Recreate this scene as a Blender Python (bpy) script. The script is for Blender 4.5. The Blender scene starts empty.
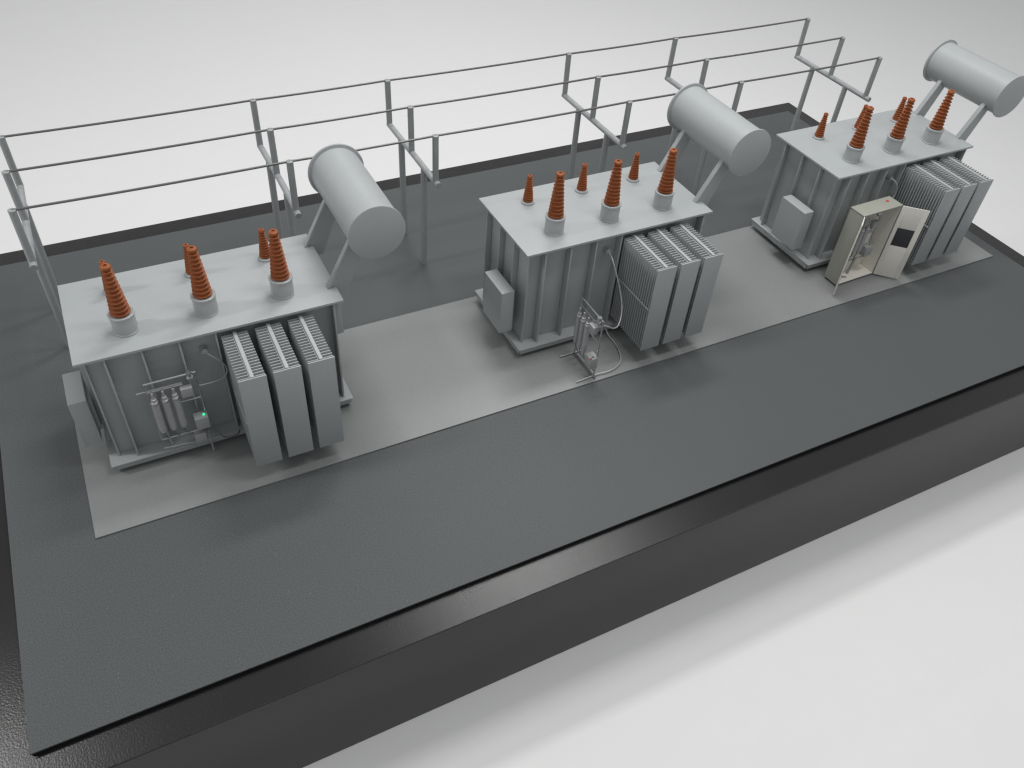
import bpy, bmesh, math, random
from mathutils import Vector, Matrix
random.seed(7)
sc = bpy.context.scene
sc.unit_settings.scale_length = 0.1
COL = sc.collection
PI = math.pi

# ------------------------------------------------------------------ materials
def mat(name, color, rough=0.5, spec=0.5, metal=0.0, var=0.0, vscale=3.0, bump=0.0, bscale=200.0,
        speck=None, rvar=0.0, coat=0.0, grain=0.0, gscale=60.0):
    m = bpy.data.materials.new(name); m.use_nodes = True
    nt = m.node_tree; N = nt.nodes; L = nt.links
    b = N['Principled BSDF']
    b.inputs['Roughness'].default_value = rough
    b.inputs['Specular IOR Level'].default_value = spec
    b.inputs['Metallic'].default_value = metal
    b.inputs['Coat Weight'].default_value = coat
    tc = N.new('ShaderNodeTexCoord')
    src = None
    rgb = N.new('ShaderNodeRGB'); rgb.outputs[0].default_value = (*color, 1)
    src = rgb.outputs[0]
    def vary(src, amount, scale, detail):
        n = N.new('ShaderNodeTexNoise'); n.inputs['Scale'].default_value = scale; n.inputs['Detail'].default_value = detail
        L.new(tc.outputs['Object'], n.inputs['Vector'])
        mr = N.new('ShaderNodeMapRange'); mr.inputs['From Min'].default_value = .3; mr.inputs['From Max'].default_value = .7
        mr.inputs['To Min'].default_value = 1 - amount; mr.inputs['To Max'].default_value = 1 + amount
        L.new(n.outputs['Fac'], mr.inputs['Value'])
        mx = N.new('ShaderNodeVectorMath'); mx.operation = 'SCALE'
        L.new(src, mx.inputs[0]); L.new(mr.outputs[0], mx.inputs['Scale'])
        return mx.outputs[0]
    if var: src = vary(src, var, vscale, 4)
    if grain: src = vary(src, grain, gscale, 3)
    if speck:
        v = N.new('ShaderNodeTexVoronoi'); v.inputs['Scale'].default_value = speck[1]
        L.new(tc.outputs['Object'], v.inputs['Vector'])
        lt = N.new('ShaderNodeMath'); lt.operation = 'LESS_THAN'; lt.inputs[1].default_value = speck[2]
        L.new(v.outputs['Distance'], lt.inputs[0])
        # only some cells carry a speck
        sp = N.new('ShaderNodeSeparateColor'); L.new(v.outputs['Color'], sp.inputs[0])
        gt = N.new('ShaderNodeMath'); gt.operation = 'GREATER_THAN'; gt.inputs[1].default_value = speck[3]
        L.new(sp.outputs[0], gt.inputs[0])
        mu = N.new('ShaderNodeMath'); mu.operation = 'MULTIPLY'; L.new(lt.outputs[0], mu.inputs[0]); L.new(gt.outputs[0], mu.inputs[1])
        mix = N.new('ShaderNodeMix'); mix.data_type = 'RGBA'
        L.new(mu.outputs[0], mix.inputs['Factor']); L.new(src, mix.inputs['A']); mix.inputs['B'].default_value = (*speck[0], 1)
        src = mix.outputs['Result']
    L.new(src, b.inputs['Base Color'])
    if rvar:
        n = N.new('ShaderNodeTexNoise'); n.inputs['Scale'].default_value = 1.3; n.inputs['Detail'].default_value = 6
        L.new(tc.outputs['Object'], n.inputs['Vector'])
        mr = N.new('ShaderNodeMapRange'); mr.inputs['From Min'].default_value = .3; mr.inputs['From Max'].default_value = .7
        mr.inputs['To Min'].default_value = rough - rvar; mr.inputs['To Max'].default_value = rough + rvar
        L.new(n.outputs['Fac'], mr.inputs['Value']); L.new(mr.outputs[0], b.inputs['Roughness'])
    if bump:
        n = N.new('ShaderNodeTexNoise'); n.inputs['Scale'].default_value = bscale; n.inputs['Detail'].default_value = 3
        L.new(tc.outputs['Object'], n.inputs['Vector'])
        bp = N.new('ShaderNodeBump'); bp.inputs['Strength'].default_value = bump; bp.inputs['Distance'].default_value = .01
        L.new(n.outputs['Fac'], bp.inputs['Height']); L.new(bp.outputs[0], b.inputs['Normal'])
    return m

def emat(name, color, strength):
    m = mat(name, color, .3)
    b = m.node_tree.nodes['Principled BSDF']
    b.inputs['Emission Color'].default_value = (*color, 1); b.inputs['Emission Strength'].default_value = strength
    return m

M = dict(
    paint=mat('grey_paint', (.392, .414, .417), .42, .4, var=.03, vscale=2, bump=.05, bscale=90, rvar=.06, grain=.02, gscale=40),
    paint2=mat('grey_paint_radiator', (.385, .407, .413), .40, .4, var=.02, vscale=3, bump=.04, bscale=90, grain=.02, gscale=40),
    pole=mat('pole_paint', (.34, .355, .36), .38, .5, var=.05, vscale=6),
    wire=mat('wire_metal', (.15, .15, .15), .4, .5, metal=.2),
    sheet=mat('dark_grey_sheet', (.089, .096, .099), .56, .32, var=.015, vscale=.8, bump=.05, bscale=85, speck=((.22, .24, .25), 14, .06, .7), grain=.30, gscale=70),
    pad=mat('concrete_pad', (.240, .246, .246), .42, .45, var=.02, vscale=1.1, bump=.08, bscale=40, rvar=.02, grain=.03, gscale=30),
    black=mat('black_plastic', (.012, .0115, .0115), .26, .5, var=.1, vscale=1.2, bump=.2, bscale=50, grain=.2, gscale=60),
    skirt=mat('black_skirt', (.021, .021, .0215), .40, .45, var=.08, vscale=.5, bump=.05, bscale=60),
    edge=mat('black_edge', (.012, .012, .013), .6, .3),
    orange=mat('terracotta_glaze', (.30, .088, .028), .52, .3, var=.12, vscale=9, grain=.06, gscale=60),
    cap=mat('bushing_cap', (.38, .13, .045), .5, .3, var=.1, vscale=12),
    bbase=mat('bushing_base', (.43, .445, .45), .35, .5, var=.03, vscale=6),
    beige=mat('beige_cabinet_outside', (.335, .34, .295), .45, .4, var=.03, vscale=3, grain=.02),
    cream=mat('cream_cabinet_inside', (.78, .755, .69), .5, .4, var=.03, vscale=3),
    grille=mat('dark_grille', (.03, .032, .035), .5, .4),
    grille_bar=mat('grille_bar', (.09, .095, .1), .4, .5),
    cyl=mat('grey_cylinder', (.42, .42, .43), .30, .6, metal=.15, var=.06, vscale=12),
    steel=mat('bright_steel', (.56, .56, .57), .25, .6, metal=.85),
    hose=mat('hose_steel', (.50, .50, .50), .4, .5, metal=.2),
    darkhose=mat('dark_hose', (.16, .165, .17), .4, .5),
    boxg=mat('instrument_box', (.36, .37, .37), .4, .5, var=.04, vscale=9),
    green=emat('green_led', (.02, .9, .35), 1.2),
    greeno=mat('green_lens', (.02, .35, .12), .25, .6),
    red=mat('red_button', (.65, .05, .035), .35, .5),
    table=mat('white_paper', (.79, .79, .79), .6, .25, var=.008, vscale=.15, grain=.006, gscale=3),
)

# ------------------------------------------------------------------ helpers
def tag(o, label=None, cat=None, group=None, kind=None):
    if label: o['label'] = label
    if cat: o['category'] = cat
    if group: o['group'] = group
    if kind: o['kind'] = kind
    return o

class MB:
    def __init__(s): s.bm = bmesh.new()
    def _merge(s, b, mtx=None):
        if mtx is not None: bmesh.ops.transform(b, matrix=mtx, verts=b.verts)
        me = bpy.data.meshes.new('tmp'); b.to_mesh(me); b.free()
        s.bm.from_mesh(me); bpy.data.meshes.remove(me)
    def box(s, x0, x1, y0, y1, z0, z1, bev=.006, mtx=None):
        b = bmesh.new()
        m = Matrix.Translation(((x0+x1)/2, (y0+y1)/2, (z0+z1)/2)) @ Matrix.Diagonal((abs(x1-x0), abs(y1-y0), abs(z1-z0), 1))
        bmesh.ops.create_cube(b, size=1, matrix=m)
        if bev:
            bev = min(bev, .4*min(abs(x1-x0), abs(y1-y0), abs(z1-z0)))
            bmesh.ops.bevel(b, geom=b.edges[:], offset=bev, segments=2, affect='EDGES', profile=.6)
        s._merge(b, mtx); return s
    def prism(s, pts, axis, a, bb, bev=.004):
        # pts: list of (u,v) in the plane perpendicular to axis ('y' -> (x,z))
        b = bmesh.new()
        if axis == 'y': vs = [b.verts.new((p[0], a, p[1])) for p in pts]; d = Vector((0, bb-a, 0))
        elif axis == 'z': vs = [b.verts.new((p[0], p[1], a)) for p in pts]; d = Vector((0, 0, bb-a))
        else: vs = [b.verts.new((a, p[0], p[1])) for p in pts]; d = Vector((bb-a, 0, 0))
        f = b.faces.new(vs); r = bmesh.ops.extrude_face_region(b, geom=[f])
        bmesh.ops.translate(b, verts=[v for v in r['geom'] if isinstance(v, bmesh.types.BMVert)], vec=d)
        bmesh.ops.recalc_face_normals(b, faces=b.faces[:])
        if bev: bmesh.ops.bevel(b, geom=b.edges[:], offset=bev, segments=1, affect='EDGES')
        s._merge(b); return s
    def tube(s, pts, r, seg=12, smooth_path=False, r_end=None):
        pts = [Vector(p) for p in pts]
        if smooth_path:
            out = []
            n = len(pts)
            for i in range(n-1):
                p0 = pts[max(i-1, 0)]; p1 = pts[i]; p2 = pts[i+1]; p3 = pts[min(i+2, n-1)]
                for k in range(8):
                    t = k/8
                    out.append(.5*((2*p1)+(-p0+p2)*t+(2*p0-5*p1+4*p2-p3)*t*t+(-p0+3*p1-3*p2+p3)*t**3))
            out.append(pts[-1]); pts = out
        b = bmesh.new(); rings = []; prev = None
        for i, p in enumerate(pts):
            t = (pts[min(i+1, len(pts)-1)]-pts[max(i-1, 0)]).normalized()
            if prev is None:
                a = Vector((0, 0, 1)) if abs(t.z) < .9 else Vector((1, 0, 0))
                u = t.cross(a).normalized()
            else:
                u = (prev - t*prev.dot(t)).normalized()
            prev = u; w = t.cross(u)
            rr = r if r_end is None else r+(r_end-r)*i/(len(pts)-1)
            rings.append([b.verts.new(p+rr*(math.cos(2*PI*k/seg)*u+math.sin(2*PI*k/seg)*w)) for k in range(seg)])
        for i in range(len(rings)-1):
            for k in range(seg):
                f = b.faces.new((rings[i][k], rings[i][(k+1) % seg], rings[i+1][(k+1) % seg], rings[i+1][k])); f.smooth = True
        b.faces.new(rings[0]); b.faces.new(rings[-1])
        bmesh.ops.recalc_face_normals(b, faces=b.faces[:])
        s._merge(b); return s
    def lathe(s, prof, c=(0, 0, 0), axis='z', seg=32):
        b = bmesh.new(); rings = []
        for r, h in prof:
            ring = []
            for k in range(seg):
                a = 2*PI*k/seg
                ring.append(b.verts.new((r*math.cos(a), r*math.sin(a), h)))
            rings.append(ring)
        for i in range(len(rings)-1):
            for k in range(seg):
                f = b.faces.new((rings[i][k], rings[i][(k+1) % seg], rings[i+1][(k+1) % seg], rings[i+1][k])); f.smooth = True
        b.faces.new(rings[0]); b.faces.new(rings[-1])
        bmesh.ops.recalc_face_normals(b, faces=b.faces[:])
        m = Matrix.Translation(c)
        if axis == 'y': m = m @ Matrix.Rotation(-PI/2, 4, 'X')
        if axis == 'x': m = m @ Matrix.Rotation(PI/2, 4, 'Y')
        s._merge(b, m); return s
    def build(s, name, material, parent=None):
        me = bpy.data.meshes.new(name); s.bm.to_mesh(me); s.bm.free()
        me.materials.append(material)
        for e in me.edges: pass
        o = bpy.data.objects.new(name, me); COL.objects.link(o)
        try: me.set_sharp_from_angle(angle=math.radians(38))
        except Exception: pass
        if parent is not None: o.parent = parent
        return o

def empty(name, loc=(0, 0, 0), rz=0):
    o = bpy.data.objects.new(name, None); COL.objects.link(o)
    o.location = loc; o.rotation_euler = (0, 0, rz); o.empty_display_size = .2
    return o

def copy_tree(o, parent=None):
    c = o.copy(); COL.objects.link(c)
    if parent is not None: c.parent = parent
    for ch in [x for x in bpy.data.objects if x.parent == o]: copy_tree(ch, c)
    return c

# ------------------------------------------------------------------ setting
X0, X1, Y0, Y1 = -1.215, 14.817, -3.136, 5.002
MX, MF, MBK = .447, .385, .47
ZT = -1.87
# white seamless paper: flat, sweeping up far behind
b = MB()
prof = [(-30, 0)] + [(44+9*math.sin(a), 9-9*math.cos(a)) for a in [i*PI/2/14 for i in range(15)]] + [(53, 30)]
bm = b.bm; rows = []
for y, z in prof: rows.append([bm.verts.new((x, y, ZT+z)) for x in (-50, -20, 5, 35, 70)])
for i in range(len(rows)-1):
    for k in range(4):
        f = bm.faces.new((rows[i][k], rows[i][k+1], rows[i+1][k+1], rows[i+1][k])); f.smooth = True
tag(b.build('white_tabletop', M['table']), 'plain white seamless paper under and behind the display base', 'backdrop', kind='structure')

# ------------------------------------------------------------------ display base
base = tag(empty('display_base', ((X0+X1)/2, (Y0+Y1)/2, ZT)), 'long black display base topped with a dark grey sheet', 'display base')
cx, cy = (X0+X1)/2, (Y0+Y1)/2
def B(mb, name, m):
    o = mb.build(name, m, base); o.matrix_parent_inverse = Matrix.Identity(4); o.location = (-cx, -cy, -ZT); return o
B(MB().box(X0-MX, X1+MX, Y0-MF, Y1+MBK, -.10, -.08, .008), 'top_rim', M['black'])
B(MB().box(X0-MX-.004, X1+MX+.004, Y0-MF-.004, Y1+MBK+.004, ZT+.003, -.1, .012), 'skirt', M['skirt'])
B(MB().box(X0+.012, X1-.012, Y0+.012, Y1-.012, -.08, -.022, 0), 'riser', M['edge'])
B(MB().box(X0, X1, Y0, Y1, -.022, 0, .005), 'grey_sheet', M['sheet'])
B(MB().box(-.351, 14.546, -.88, 1.527, .0005, .022, .004), 'concrete_pad', M['pad'])

# ------------------------------------------------------------------ transformer
def shed_profile(r0, r1, h, n, depth):
    prof = [(r0*.8, 0)]
    for i in range(n):
        t = i/n; ro = r0+(r1-r0)*t; ri = ro-depth; z = h*t; dz = h/n
        prof += [(ri, z+dz*.04), (ro-.002, z+dz*.40), (ro, z+dz*.46), (ro, z+dz*.54), (ri, z+dz*.72)]
    prof += [(r1-depth*.6, h), (r1*.98, h+.008), (r1*.98, h+.035), (r1*.78, h+.045), (r1*.36, h+.047), (r1*.34, h+.03)]
    return prof

LID = 1.806
def make_transformer():
    t = empty('transformer')
    # lid
    MB().box(0, 3, 0, 1.512, LID-.036, LID, .006).build('lid', M['paint'], t)
    # tank body
    tank = MB().box(.10, 2.90, .15, 1.40, .20, LID-.037, .01).build('tank', M['paint'], t)
    for x in (.095, .30, .69, 1.09, 1.49, 2.88):
        MB().box(x-.011, x+.011, .02 if x > .2 else .10, .149, .201, LID-.038, .003).build('rib', M['paint'], tank)
    for y in (.42, .84, 1.25):
        MB().box(.012, .099, y-.011, y+.011, .201, LID-.038, .003).build('rib', M['paint'], tank)
    for y in (.42, .84, 1.25):
        MB().box(2.901, 2.975, y-.011, y+.011, .201, LID-.038, .003).build('rib', M['paint'], tank)
    for x in (.5, 1.1, 1.7, 2.3):
        MB().box(x-.011, x+.011, 1.401, 1.475, .201, LID-.038, .003).build('rib', M['paint'], tank)
    MB().box(2.902, 2.99, .10, .36, 1.22, LID-.038, .004).build('corner_bracket', M['paint'], tank)
    v = MB().lathe([(.045, 0), (.045, .02), (.028, .022), (.028, .07), (.04, .072), (.04, .09), (.018, .092), (.018, .1)], (1.33, .148, 1.49), 'y', 20)
    # lathe axis runs +y: flip so that it sticks out to the front
    for vv in v.bm.verts: vv.co.y = .148-(vv.co.y-.148)
    bmesh.ops.reverse_faces(v.bm, faces=v.bm.faces[:])
    v.build('valve', M['boxg'], tank)
    # skid
    MB().box(-.02, 2.99, -.045, 1.48, .182, .199, .003).build('skid_plate', M['paint'], t)
    sk = MB()
    sk.box(.02, 2.95, -.012, .01, .088, .181, .003)
    sk.box(.03, 2.95, 1.42, 1.445, .105, .181, .003)
    sk.box(.03, 2.95, 1.42, 1.475, .085, .104, .003)
    sk.box(-.004, .018, .012, 1.44, .088, .181, .003)
    sk.box(2.951, 2.975, .0, 1.44, .085, .181, .003)
    for y in (.2, .5, .8, 1.1): sk.box(-.010, -.0045, y-.02, y+.02, .087, .169, .003)
    for x in (.35, .95): sk.lathe([(.016, 0), (.016, .012), (.008, .014)], (x, -.019, .138), 'y', 10)
    sk.build('skid_frame', M['paint'], t)
    for y in (.12, 1.18): MB().box(.16, 2.80, y, y+.10, .022, .084, .004).build('skid_runner', M['paint'], t)
    # bushings
    for x in (.604, 1.485, 2.376):
        p = MB().lathe(shed_profile(.110, .056, .595, 11, .028), (x, .392, 2.050), 'z', 36).build('bushing', M['orange'], t)
        MB().lathe([(.137, 0), (.137, .018), (.132, .022), (.132, .222), (.142, .227), (.142, .250), (.134, .254), (.112, .246)], (x, .392, LID), 'z', 40).build('bushing_base', M['bbase'], p)
    for x in (.604, 1.485, 2.376):
        p = MB().lathe(shed_profile(.076, .038, .35, 10, .018), (x, 1.164, LID+.034), 'z', 28).build('small_bushing', M['orange'], t)
        MB().lathe([(.096, 0), (.096, .026), (.090, .032), (.07, .033)], (x, 1.164, LID), 'z', 32).build('bushing_base', M['bbase'], p)
    # conservator tank with flanges and struts
    c = (3.494, 0, 2.578)
    con = MB().lathe([(.328, .118), (.328, 1.575)], c, 'y', 64).build('conservator', M['paint'], t)
    MB().lathe([(.34, .085), (.352, .090), (.352, .112), (.34, .117)], c, 'y', 64).build('end_flange', M['paint'], con)
    MB().lathe([(.352, 1.576), (.366, 1.582), (.366, 1.606), (.352, 1.612)], c, 'y', 64).build('end_flange', M['paint'], con)
    for y in (.30, 1.236):
        s = MB()
        # channel section: web plate across the slope with a narrow flange at each side
        up = [(2.885, LID+.002), (3.13, LID-.135), (3.42, 2.27), (3.215, 2.455)]
        a, bq, cq, d = [Vector((p[0], 0, p[1])) for p in up]
        s.prism([(2.885, LID+.001), (3.001, LID+.001), (3.001, LID-.16), (3.12, LID-.17), (3.40, 2.33), (3.22, 2.42)], 'y', y-.010, y+.010, .003)
        s.prism([(2.885, LID+.001), (2.925, LID+.001), (3.245, 2.405), (3.215, 2.43)], 'y', y-.030, y+.045, .003)
        s.prism([(3.085, LID-.17), (3.12, LID-.175), (3.41, 2.31), (3.385, 2.35)], 'y', y+.011, y+.045, .003)
        s.build('strut', M['paint'], con)
    # radiators
    x1, w, pit, yf, yk, zt, zb = 1.541, .300, .386, -.794, .03, 1.695, .298
    for j in range(3):
        xx = x1+j*pit
        n = 17
        rad = MB()
        for i in range(n):
            y = yf+.035+(yk-yf-.035)*i/(n-1)
            rad.box(xx, xx+w, y-.006, y+.006, zb, zt-.012, .003)
        rad.box(xx+w*.40, xx+w*.60, yf+.008, yk+.004, zb+.02, zt-.016, 0)  # hidden core added to block light and darken the gaps between fins
        rad = rad.build('radiator', M['paint2'], t)
        MB().box(xx-.004, xx+w+.004, yf-.012, yf+.006, zb-.008, zt, .004).build('front_plate', M['paint2'], rad)
        MB().box(xx+w*.44, xx+w*.58, yf+.007, yk+.02, zt-.014, zt+.010, .005).build('top_bar', M['bbase'], rad)
        if j == 0: MB().box(xx-.012, xx-.001, yf+.007, yk+.02, 1.015, 1.032, .002).build('side_bar', M['paint2'], rad)
        for z in (zt-.12, zb+.12): MB().tube([(xx+w*.5, yk+.007, z), (xx+w*.5, .149, z)], .045, 16).build('header_pipe', M['paint2'], rad)
    # side control box
    cb = MB().box(-.226, -.03, .213, .769, .387, 1.094, .008).build('control_box', M['paint'], t)
    MB().box(-.03, .011, .32, .66, .50, .98, .003).build('mounting_bracket', M['paint'], cb)
    return t

OFF = [(0, 0), (5.479, -.017), (10.945, .033)]
labs = ['grey transformer nearest the camera, green lamp on the rack against its front',
        'grey transformer in the middle, pipe rack standing loose on the pad before its ribs',
        'grey transformer farthest along the pad, with an open beige cabinet in front of it']
T0 = make_transformer()
for k, (ox, oy) in enumerate(OFF):
    t = T0 if k == 0 else copy_tree(T0)
    t.location = (ox, oy, 0)
    tag(t, labs[k], 'transformer', 'model transformers in a row on the light grey pad')

for ch in t.children:   # t is the far transformer: its conservator sits a touch lower
    if ch.name.startswith('conservator'): ch.location.z -= .035; ch.location.x += .015
# the near transformer's leftmost small bushing stands slightly further left than on the others
for nm, dx in (('small_bushing', -.045),):
    bpy.data.objects[nm].location.x += dx

# ------------------------------------------------------------------ gantries and overhead wires
G = [-.226, 3.056, 5.124, 8.346, 10.52, 13.617]
YB, YM, YF, YE = 4.098, 3.149, 2.216, 2.135
HW, HB = 2.448, 1.738
glab = ['grey pipe gantry at the left end of the wires, beside the near transformer',
        'grey pipe gantry with a bent crossbeam, just left of the near conservator tank',
        'grey pipe gantry between the near and middle transformers, both leg feet in view',
        'grey pipe gantry rising behind the small bushings of the middle transformer',
        'grey pipe gantry partly hidden behind the conservator tank of the middle transformer',
        'grey pipe gantry at the right end of the wires, behind the far transformer']
for i, gx in enumerate(G):
    g = tag(empty('pipe_gantry', (gx, 3.1, 0)), glab[i], 'gantry', 'pipe gantries carrying the wires')
    lb, lf = (3.59, 2.66)
    if i == 5: lb, lf = 3.62, 2.72
    j = (lambda s: random.uniform(-s, s))
    sag = .035 if i == 1 else (.02 if i == 0 else 0)
    pts = [(0, YB+.03-3.1, HB), (0, YM-3.1, HB+sag*.8), (0, 2.5-3.1, HB+sag*.4), (0, YE-.03-3.1, HB-sag)]
    MB().tube(pts, .045, 14, smooth_path=i < 2).build('crossbeam', M['pole'], g)
    for y in (YB, YM, YF):
        lean = j(.008)
        u = MB().tube([(0, y-3.1, HB-.01), (lean, y-3.1, HW+.012)], .046, 14)
        u.lathe([(.048, 0), (.048, .028), (.036, .034)], (lean, y-3.1, HW-.002), 'z', 14)
        u.build('upright', M['pole'], g)
    for y in (lb, lf):
        MB().tube([(j(.02), y-3.1, .001), (0, y-3.1, HB)], .050, 14).build('leg', M['pole'], g)
wl = [('thin grey wire strung along the back ends of the gantries', YB), ('thin grey wire strung over the middle of the gantries', YM),
      ('thin grey wire strung along the front ends of the gantries, nearest the transformers', YF)]
for lab, y in wl:
    pts = []
    for a, bb in zip(G[:-1], G[1:]):
        for k in range(6):
            s = k/6; pts.append((a+(bb-a)*s, y, HW+.022-.012*4*s*(1-s)*((bb-a)/3)))
    pts.append((G[-1], y, HW+.022))
    tag(MB().tube(pts, .0165, 8).build('overhead_wire', M['wire']), lab, 'wire', 'wires over the gantries')

# ------------------------------------------------------------------ monitoring rack (local x along the rack, z up, -y outwards)
def make_rack(raised=0.0, s=1.0):
    r = empty('sampling_rack')
    R = raised
    f = MB()
    f.tube([(0, 0, 1.05+R), (.57, 0, 1.05+R)], .014, 10)
    f.tube([(.01, 0, .92+R), (.40, 0, .92+R)], .012, 10)
    f.tube([(.565, 0, 1.055+R), (.565, 0, .42+R)], .012, 10)
    f.tube([(.33, 0, .655+R), (.565, 0, .655+R)], .009, 8)
    f.tube([(.01, 0, 1.05+R), (.01, 0, .14+R)], .009, 8)
    f.tube([(.01, 0, .14+R), (.56, 0, .14+R)], .011, 8)
    f.build('pipe_frame', M['steel'], r)
    for x in (.06, .175, .29):
        c = MB().lathe([(.02, .30+R), (.034, .315+R), (.034, .345+R), (.043, .355+R), (.043, .80+R), (.030, .81+R), (.030, .845+R), (.014, .85+R), (.014, .93+R)], (x, -.045, 0), 'z', 20)
        c = c.build('gas_cylinder', M['cyl'], r)
        MB().lathe([(.046, .775+R), (.048, .78+R), (.048, .80+R), (.046, .803+R)], (x, -.045, 0), 'z', 20).build('collar', M['steel'], c)
        MB().tube([(x, -.045, .30+R), (x, -.02, .20+R), (x+.05, 0, .14+R)], .008, 8, True).build('drain_pipe', M['darkhose'], c)
    v = MB().lathe([(.03, -.04), (.04, -.03), (.04, .03), (.03, .04)], (.50, 0, 1.0+R), 'x', 16)
    v.lathe([(.02, 0), (.02, .05), (.034, .052), (.034, .065)], (.50, -.02, 1.02+R), 'z', 14)
    v.build('valve', M['steel'], r)
    MB().box(.36, .49, -.08, .0, .77+R, .90+R, .006).build('junction_box', M['boxg'], r)
    b2 = MB().box(.42, .575, -.10, .02, .22+R, .40+R, .006).build('instrument_box', M['boxg'], r)
    return r, b2
def leds(b2, R, green_on, red):
    MB().lathe([(.013, 0), (.013, .014), (.007, .022)], (.535, -.045, .401+R), 'z', 14).build('green_lamp', M['green'] if green_on else M['greeno'], b2)
    if red: MB().lathe([(.014, 0), (.014, .01), (.008, .016)], (.555, -.09, .401+R), 'z', 14).build('red_lamp', M['red'], b2)

GR = 'sampling racks in front of the transformers'
# near transformer: rack fixed high, parallel to the tank front
r1, b1 = make_rack(.33); leds(b1, .33, True, False)
r1.location = (.60, -.10, 0)
ex = MB().tube([(.54, 0, .44), (.54, 0, .03)], .012, 8).tube([(.10, .02, .47), (.12, .06, .22)], .010, 8)
ex.build('post', M['boxg'], r1)
MB().box(.37, .50, -.085, .0, .34, .47, .006).build('junction_box', M['boxg'], r1)
MB().tube([(-.10, 0, 1.27), (.05, 0, 1.27), (.40, 0, 1.27)], .010, 8).build('cross_pipe', M['boxg'], r1)
MB().tube([(.45, -.03, .50), (.62, -.04, .42), (.70, -.06, .28), (.84, -.06, .26), (.90, .02, .24)], .010, 8, True).build('drain_hose', M['darkhose'], r1)
MB().tube([(.0, .02, .30), (.30, .02, .27), (.54, .0, .25), (.90, .04, .235)], .010, 8).build('bottom_pipe', M['boxg'], r1)
MB().tube([(.73, .20, 1.49), (.77, .12, 1.47), (.88, .08, 1.36), (.92, .08, 1.22), (.86, .06, 1.13), (.74, .03, 1.13), (.57, 0, 1.16)], .008, 8, True).build('upper_hose', M['boxg'], r1)
tag(r1, 'sampling rack with three cylinders and a lit green lamp, hung against the near transformer', 'sampling rack', GR)

# middle transformer: the same rack turned across, standing loose on the pad with bright hoses
r2, b2 = make_rack(0); leds(b2, 0, False, True)
o2 = Vector((5.479, -.017, 0))
r2.location = o2+Vector((.80, -.225, 0)); r2.rotation_euler = (0, 0, -PI/2)
def loc2(p):  # transformer-local -> rack-local
    q = Vector(p)-Vector((.80, -.225, 0)); return (-q.y, q.x, q.z)
lg = MB()
lg.tube([loc2((.80, -.235, .15)), loc2((.80, -.235, .024))], .010, 8)
lg.tube([loc2((.80, -.79, .22)), loc2((.80, -.79, .024))], .012, 8)
lg.build('foot_post', M['steel'], r2)
MB().tube([loc2((.80, -.24, .05)), loc2((.80, -.83, .05))], .013, 8).build('base_pipe', M['darkhose'], r2)
MB().tube([loc2((.56, -.235, .045)), loc2((.93, -.235, .045))], .011, 8).build('base_pipe', M['steel'], r2)
MB().tube([loc2(p) for p in [(1.45, .03, .17), (1.463, -.11, .06), (1.466, -.26, .055), (1.433, -.45, .055), (1.344, -.65, .055), (1.19, -.757, .055), (1.03, -.787, .055), (.853, -.775, .05), (.515, -.794, .045)]], .009, 8, True).build('lower_hose', M['hose'], r2)
MB().tube([loc2(p) for p in [(1.33, .10, 1.49), (1.34, .03, 1.47), (1.33, -.10, 1.40), (1.43, -.22, 1.0), (1.42, -.36, .745), (1.30, -.50, .62), (1.13, -.62, .70), (.95, -.73, .87), (.80, -.79, .99)]], .009, 8, True).build('upper_hose', M['hose'], r2)
tag(r2, 'sampling rack standing loose on the pad with bright looping hoses and a red lamp', 'sampling rack', GR)

# far transformer: the same rack, smaller, inside the open cabinet
r3, b3 = make_rack(0); leds(b3, 0, False, False)
o3 = Vector((10.945, .033, 0))
CX, CY, CA, CW, CD, CZ0, CZ1 = 11.156, -.494, .026, .849, .286, .06, 1.394
r3.location = (CX+.10, CY+.17, .22); r3.rotation_euler = (0, 0, CA); r3.scale = (.98, .98, .98)
tag(r3, 'sampling rack mounted inside the open beige cabinet', 'sampling rack', GR)

# ------------------------------------------------------------------ cabinet
cab = tag(empty('equipment_cabinet', (CX, CY, 0), CA), 'beige equipment cabinet with both doors open, on the pad before the far transformer', 'cabinet')
th = .018
for x in (0, CW-th): MB().box(x, x+th, 0, CD, CZ0, CZ1-.022, .003).build('side_panel', M['beige'], cab)
MB().box(-.004, CW+.004, -.004, CD+.004, CZ1-.021, CZ1, .004).build('top_panel', M['beige'], cab)
MB().box(th+.001, CW-th-.001, CD-.014, CD, CZ0+.001, CZ1-.023, .002).build('back_panel', M['cream'], cab)
MB().box(th+.001, CW-th-.001, 0, CD-.015, CZ0+.001, CZ0+.018, .002).build('floor_panel', M['cream'], cab)
for x in (th+.001, CW-th-.005): MB().box(x, x+.004, .004, CD-.016, CZ0+.02, CZ1-.024, 0).build('lining', M['cream'], cab)
for x in (.03, CW-.07): MB().box(x, x+.04, .03, .25, .0225, .059, .003).build('foot', M['grille'], cab)
MB().lathe([(.022, 0), (.022, .012), (.014, .018)], (11.845-CX, -.291-CY-.02, CZ1+.0005), 'z', 16).build('warning_lamp', M['red'], cab)
MB().tube([(.40, .16, .085), (.42, .14, .40)], .022, 12).build('stand_pipe', M['boxg'], cab)
MB().box(.50, .66, .18, .265, .62, .82, .005).build('terminal_box', M['cream'], cab)
MB().tube([(.06, .18, .12), (.30, .08, .085)], .009, 8).tube([(.05, .05, .17), (.30, .16, .15)], .009, 8).build('conduit', M['darkhose'], cab)
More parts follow.
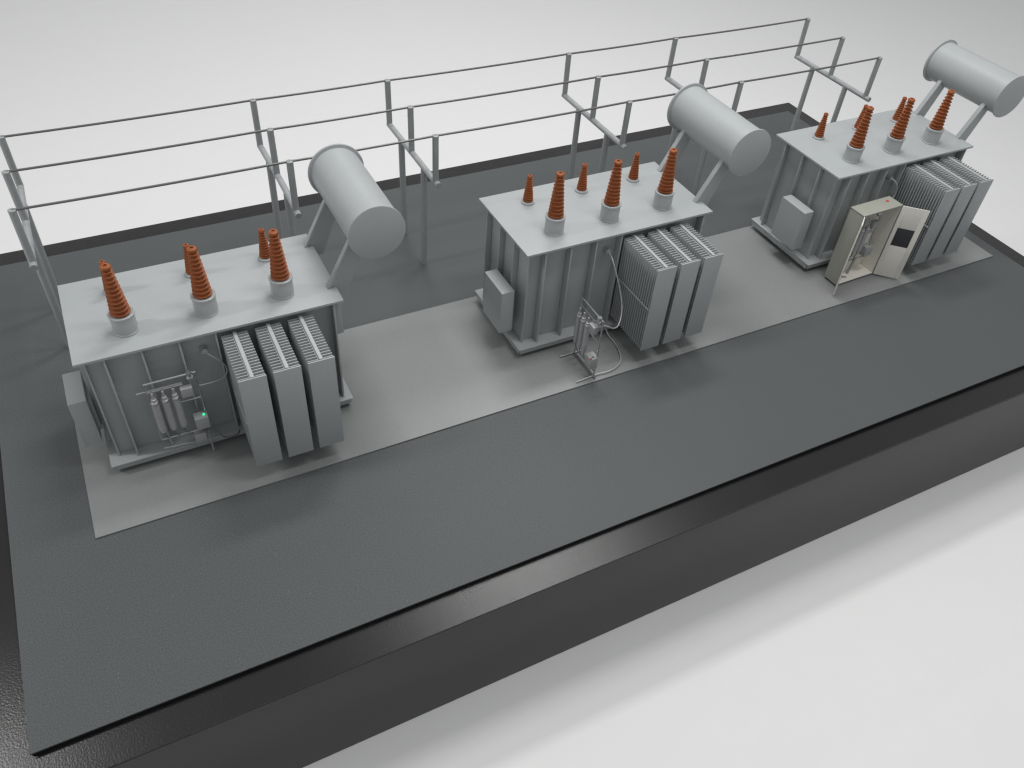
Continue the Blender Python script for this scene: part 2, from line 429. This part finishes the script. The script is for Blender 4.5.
# right door: hinge at the front right edge, swung to about 45 degrees out
DW = .415
def door(name, hx, hy, ang, m, ventilated):
    d = MB()
    if ventilated:
        z0, z1 = CZ0, CZ1-.01; u0, u1, v0, v1 = .15*DW, .80*DW, CZ1-.55*(CZ1-CZ0), CZ1-.30*(CZ1-CZ0)
        d.box(0, u0, -.007, .007, z0, z1, .002); d.box(u1, DW, -.007, .007, z0, z1, .002)
        d.box(u0, u1, -.007, .007, z0, v0, .002); d.box(u0, u1, -.007, .007, v1, z1, .002)
    else:
        d.box(0, .29, -.007, .007, CZ0, CZ1-.01, .002)
    o = d.build(name, m, cab); o.location = (hx, hy, 0); o.rotation_euler = (0, 0, ang)
    if ventilated:
        g = MB().box(u0+.001, u1-.001, -.004, .004, v0+.001, v1-.001, 0).build('vent_panel', M['grille'], o)
        gb = MB()
        for i in range(11):
            x = u0+.012+(u1-u0-.024)*i/10
            gb.box(x-.004, x+.004, -.010, -.0045, v0+.004, v1-.004, .001)
            gb.box(x-.004, x+.004, .0045, .010, v0+.004, v1-.004, .001)
        gb.build('vent_louvre', M['grille_bar'], o)
        MB().box(DW-.05, DW-.02, .008, .03, .86, 1.0, .003).build('handle', M['steel'], o)
    return o
door('door', CW-.002, -.010, math.atan2(-.285, .30)-CA, M['cream'], True)
door('door', .002, -.010, math.radians(217.8)-CA, M['cream'], False)

# hose from the far transformer's valve, dropping behind the cabinet
hs = MB().tube([o3+Vector(p) for p in [(1.33, .10, 1.49), (1.34, .04, 1.49), (1.40, -.02, 1.42), (1.44, -.04, 1.25), (1.36, -.04, 1.05), (1.15, -.10, .98)]], .012, 8, True).build('sampling_hose', M['hose'])
tag(hs, 'short bright hose from the far transformer dropping behind the open cabinet', 'hose')

# ------------------------------------------------------------------ camera
cam = bpy.data.cameras.new('camera'); co = bpy.data.objects.new('camera', cam); COL.objects.link(co)
co.location = (.902, -7.783, 8.113)
rx, ry, rz = .80542955614813, -.06293247607675978, -.4655526099016478
# R = Rz @ Ry @ Rx = euler XYZ
co.rotation_mode = 'XYZ'; co.rotation_euler = (rx, ry, rz)
cam.sensor_fit = 'HORIZONTAL'; cam.sensor_width = 36; cam.lens = 834.565/1024*36
cam.clip_start = .05; cam.clip_end = 500
cam.dof.use_dof = False
sc.camera = co
sc.cycles.filter_width = 1.35

# ------------------------------------------------------------------ light: ceiling fixtures over the table, added fill lamps + room light
def area(name, loc, sx, sy, power, color=(1, .99, .978), aim=None):
    l = bpy.data.lights.new(name, 'AREA'); l.shape = 'RECTANGLE'; l.size = sx; l.size_y = sy; l.energy = power; l.color = color
    o = bpy.data.objects.new(name, l); COL.objects.link(o); o.location = loc
    if aim: o.rotation_euler = (Vector(aim)-Vector(loc)).to_track_quat('-Z', 'Y').to_euler()
    return o
area('ceiling_and_fill_lamp', (9.4, 7.2, 20), 6.8, 2.0, 1450)
area('ceiling_and_fill_lamp', (9.0, 1.3, 20), 7.0, 2.2, 750)
area('ceiling_and_fill_lamp', (9.0, -5.0, 20), 7.0, 2.2, 950)  # added fill, no actual fixture: lightens the shadow before the base
area('ceiling_and_fill_lamp', (-15.0, 3.0, 19), 6.0, 2.2, 1500)
area('ceiling_and_fill_lamp', (11.0, 26.0, 20), 9.0, 2.0, 650)  # added fill, no actual fixture: brightens the far backdrop
w = bpy.data.worlds.new('World'); sc.world = w; w.use_nodes = True
wn = w.node_tree.nodes; wl_ = w.node_tree.links
wtc = wn.new('ShaderNodeTexCoord'); wsx = wn.new('ShaderNodeSeparateXYZ'); wmr = wn.new('ShaderNodeMapRange')
wl_.new(wtc.outputs['Generated'], wsx.inputs[0]); wl_.new(wsx.outputs['Z'], wmr.inputs['Value'])
wmr.inputs['From Min'].default_value = 0; wmr.inputs['From Max'].default_value = 1
wmr.inputs['To Min'].default_value = .29; wmr.inputs['To Max'].default_value = .47
wl_.new(wmr.outputs[0], wn['Background'].inputs[1])
wn['Background'].inputs[0].default_value = (.97, .985, 1.0, 1)
sc.view_settings.view_transform = 'Standard'; sc.view_settings.look = 'None'
sc.view_settings.exposure = 0; sc.view_settings.gamma = 1
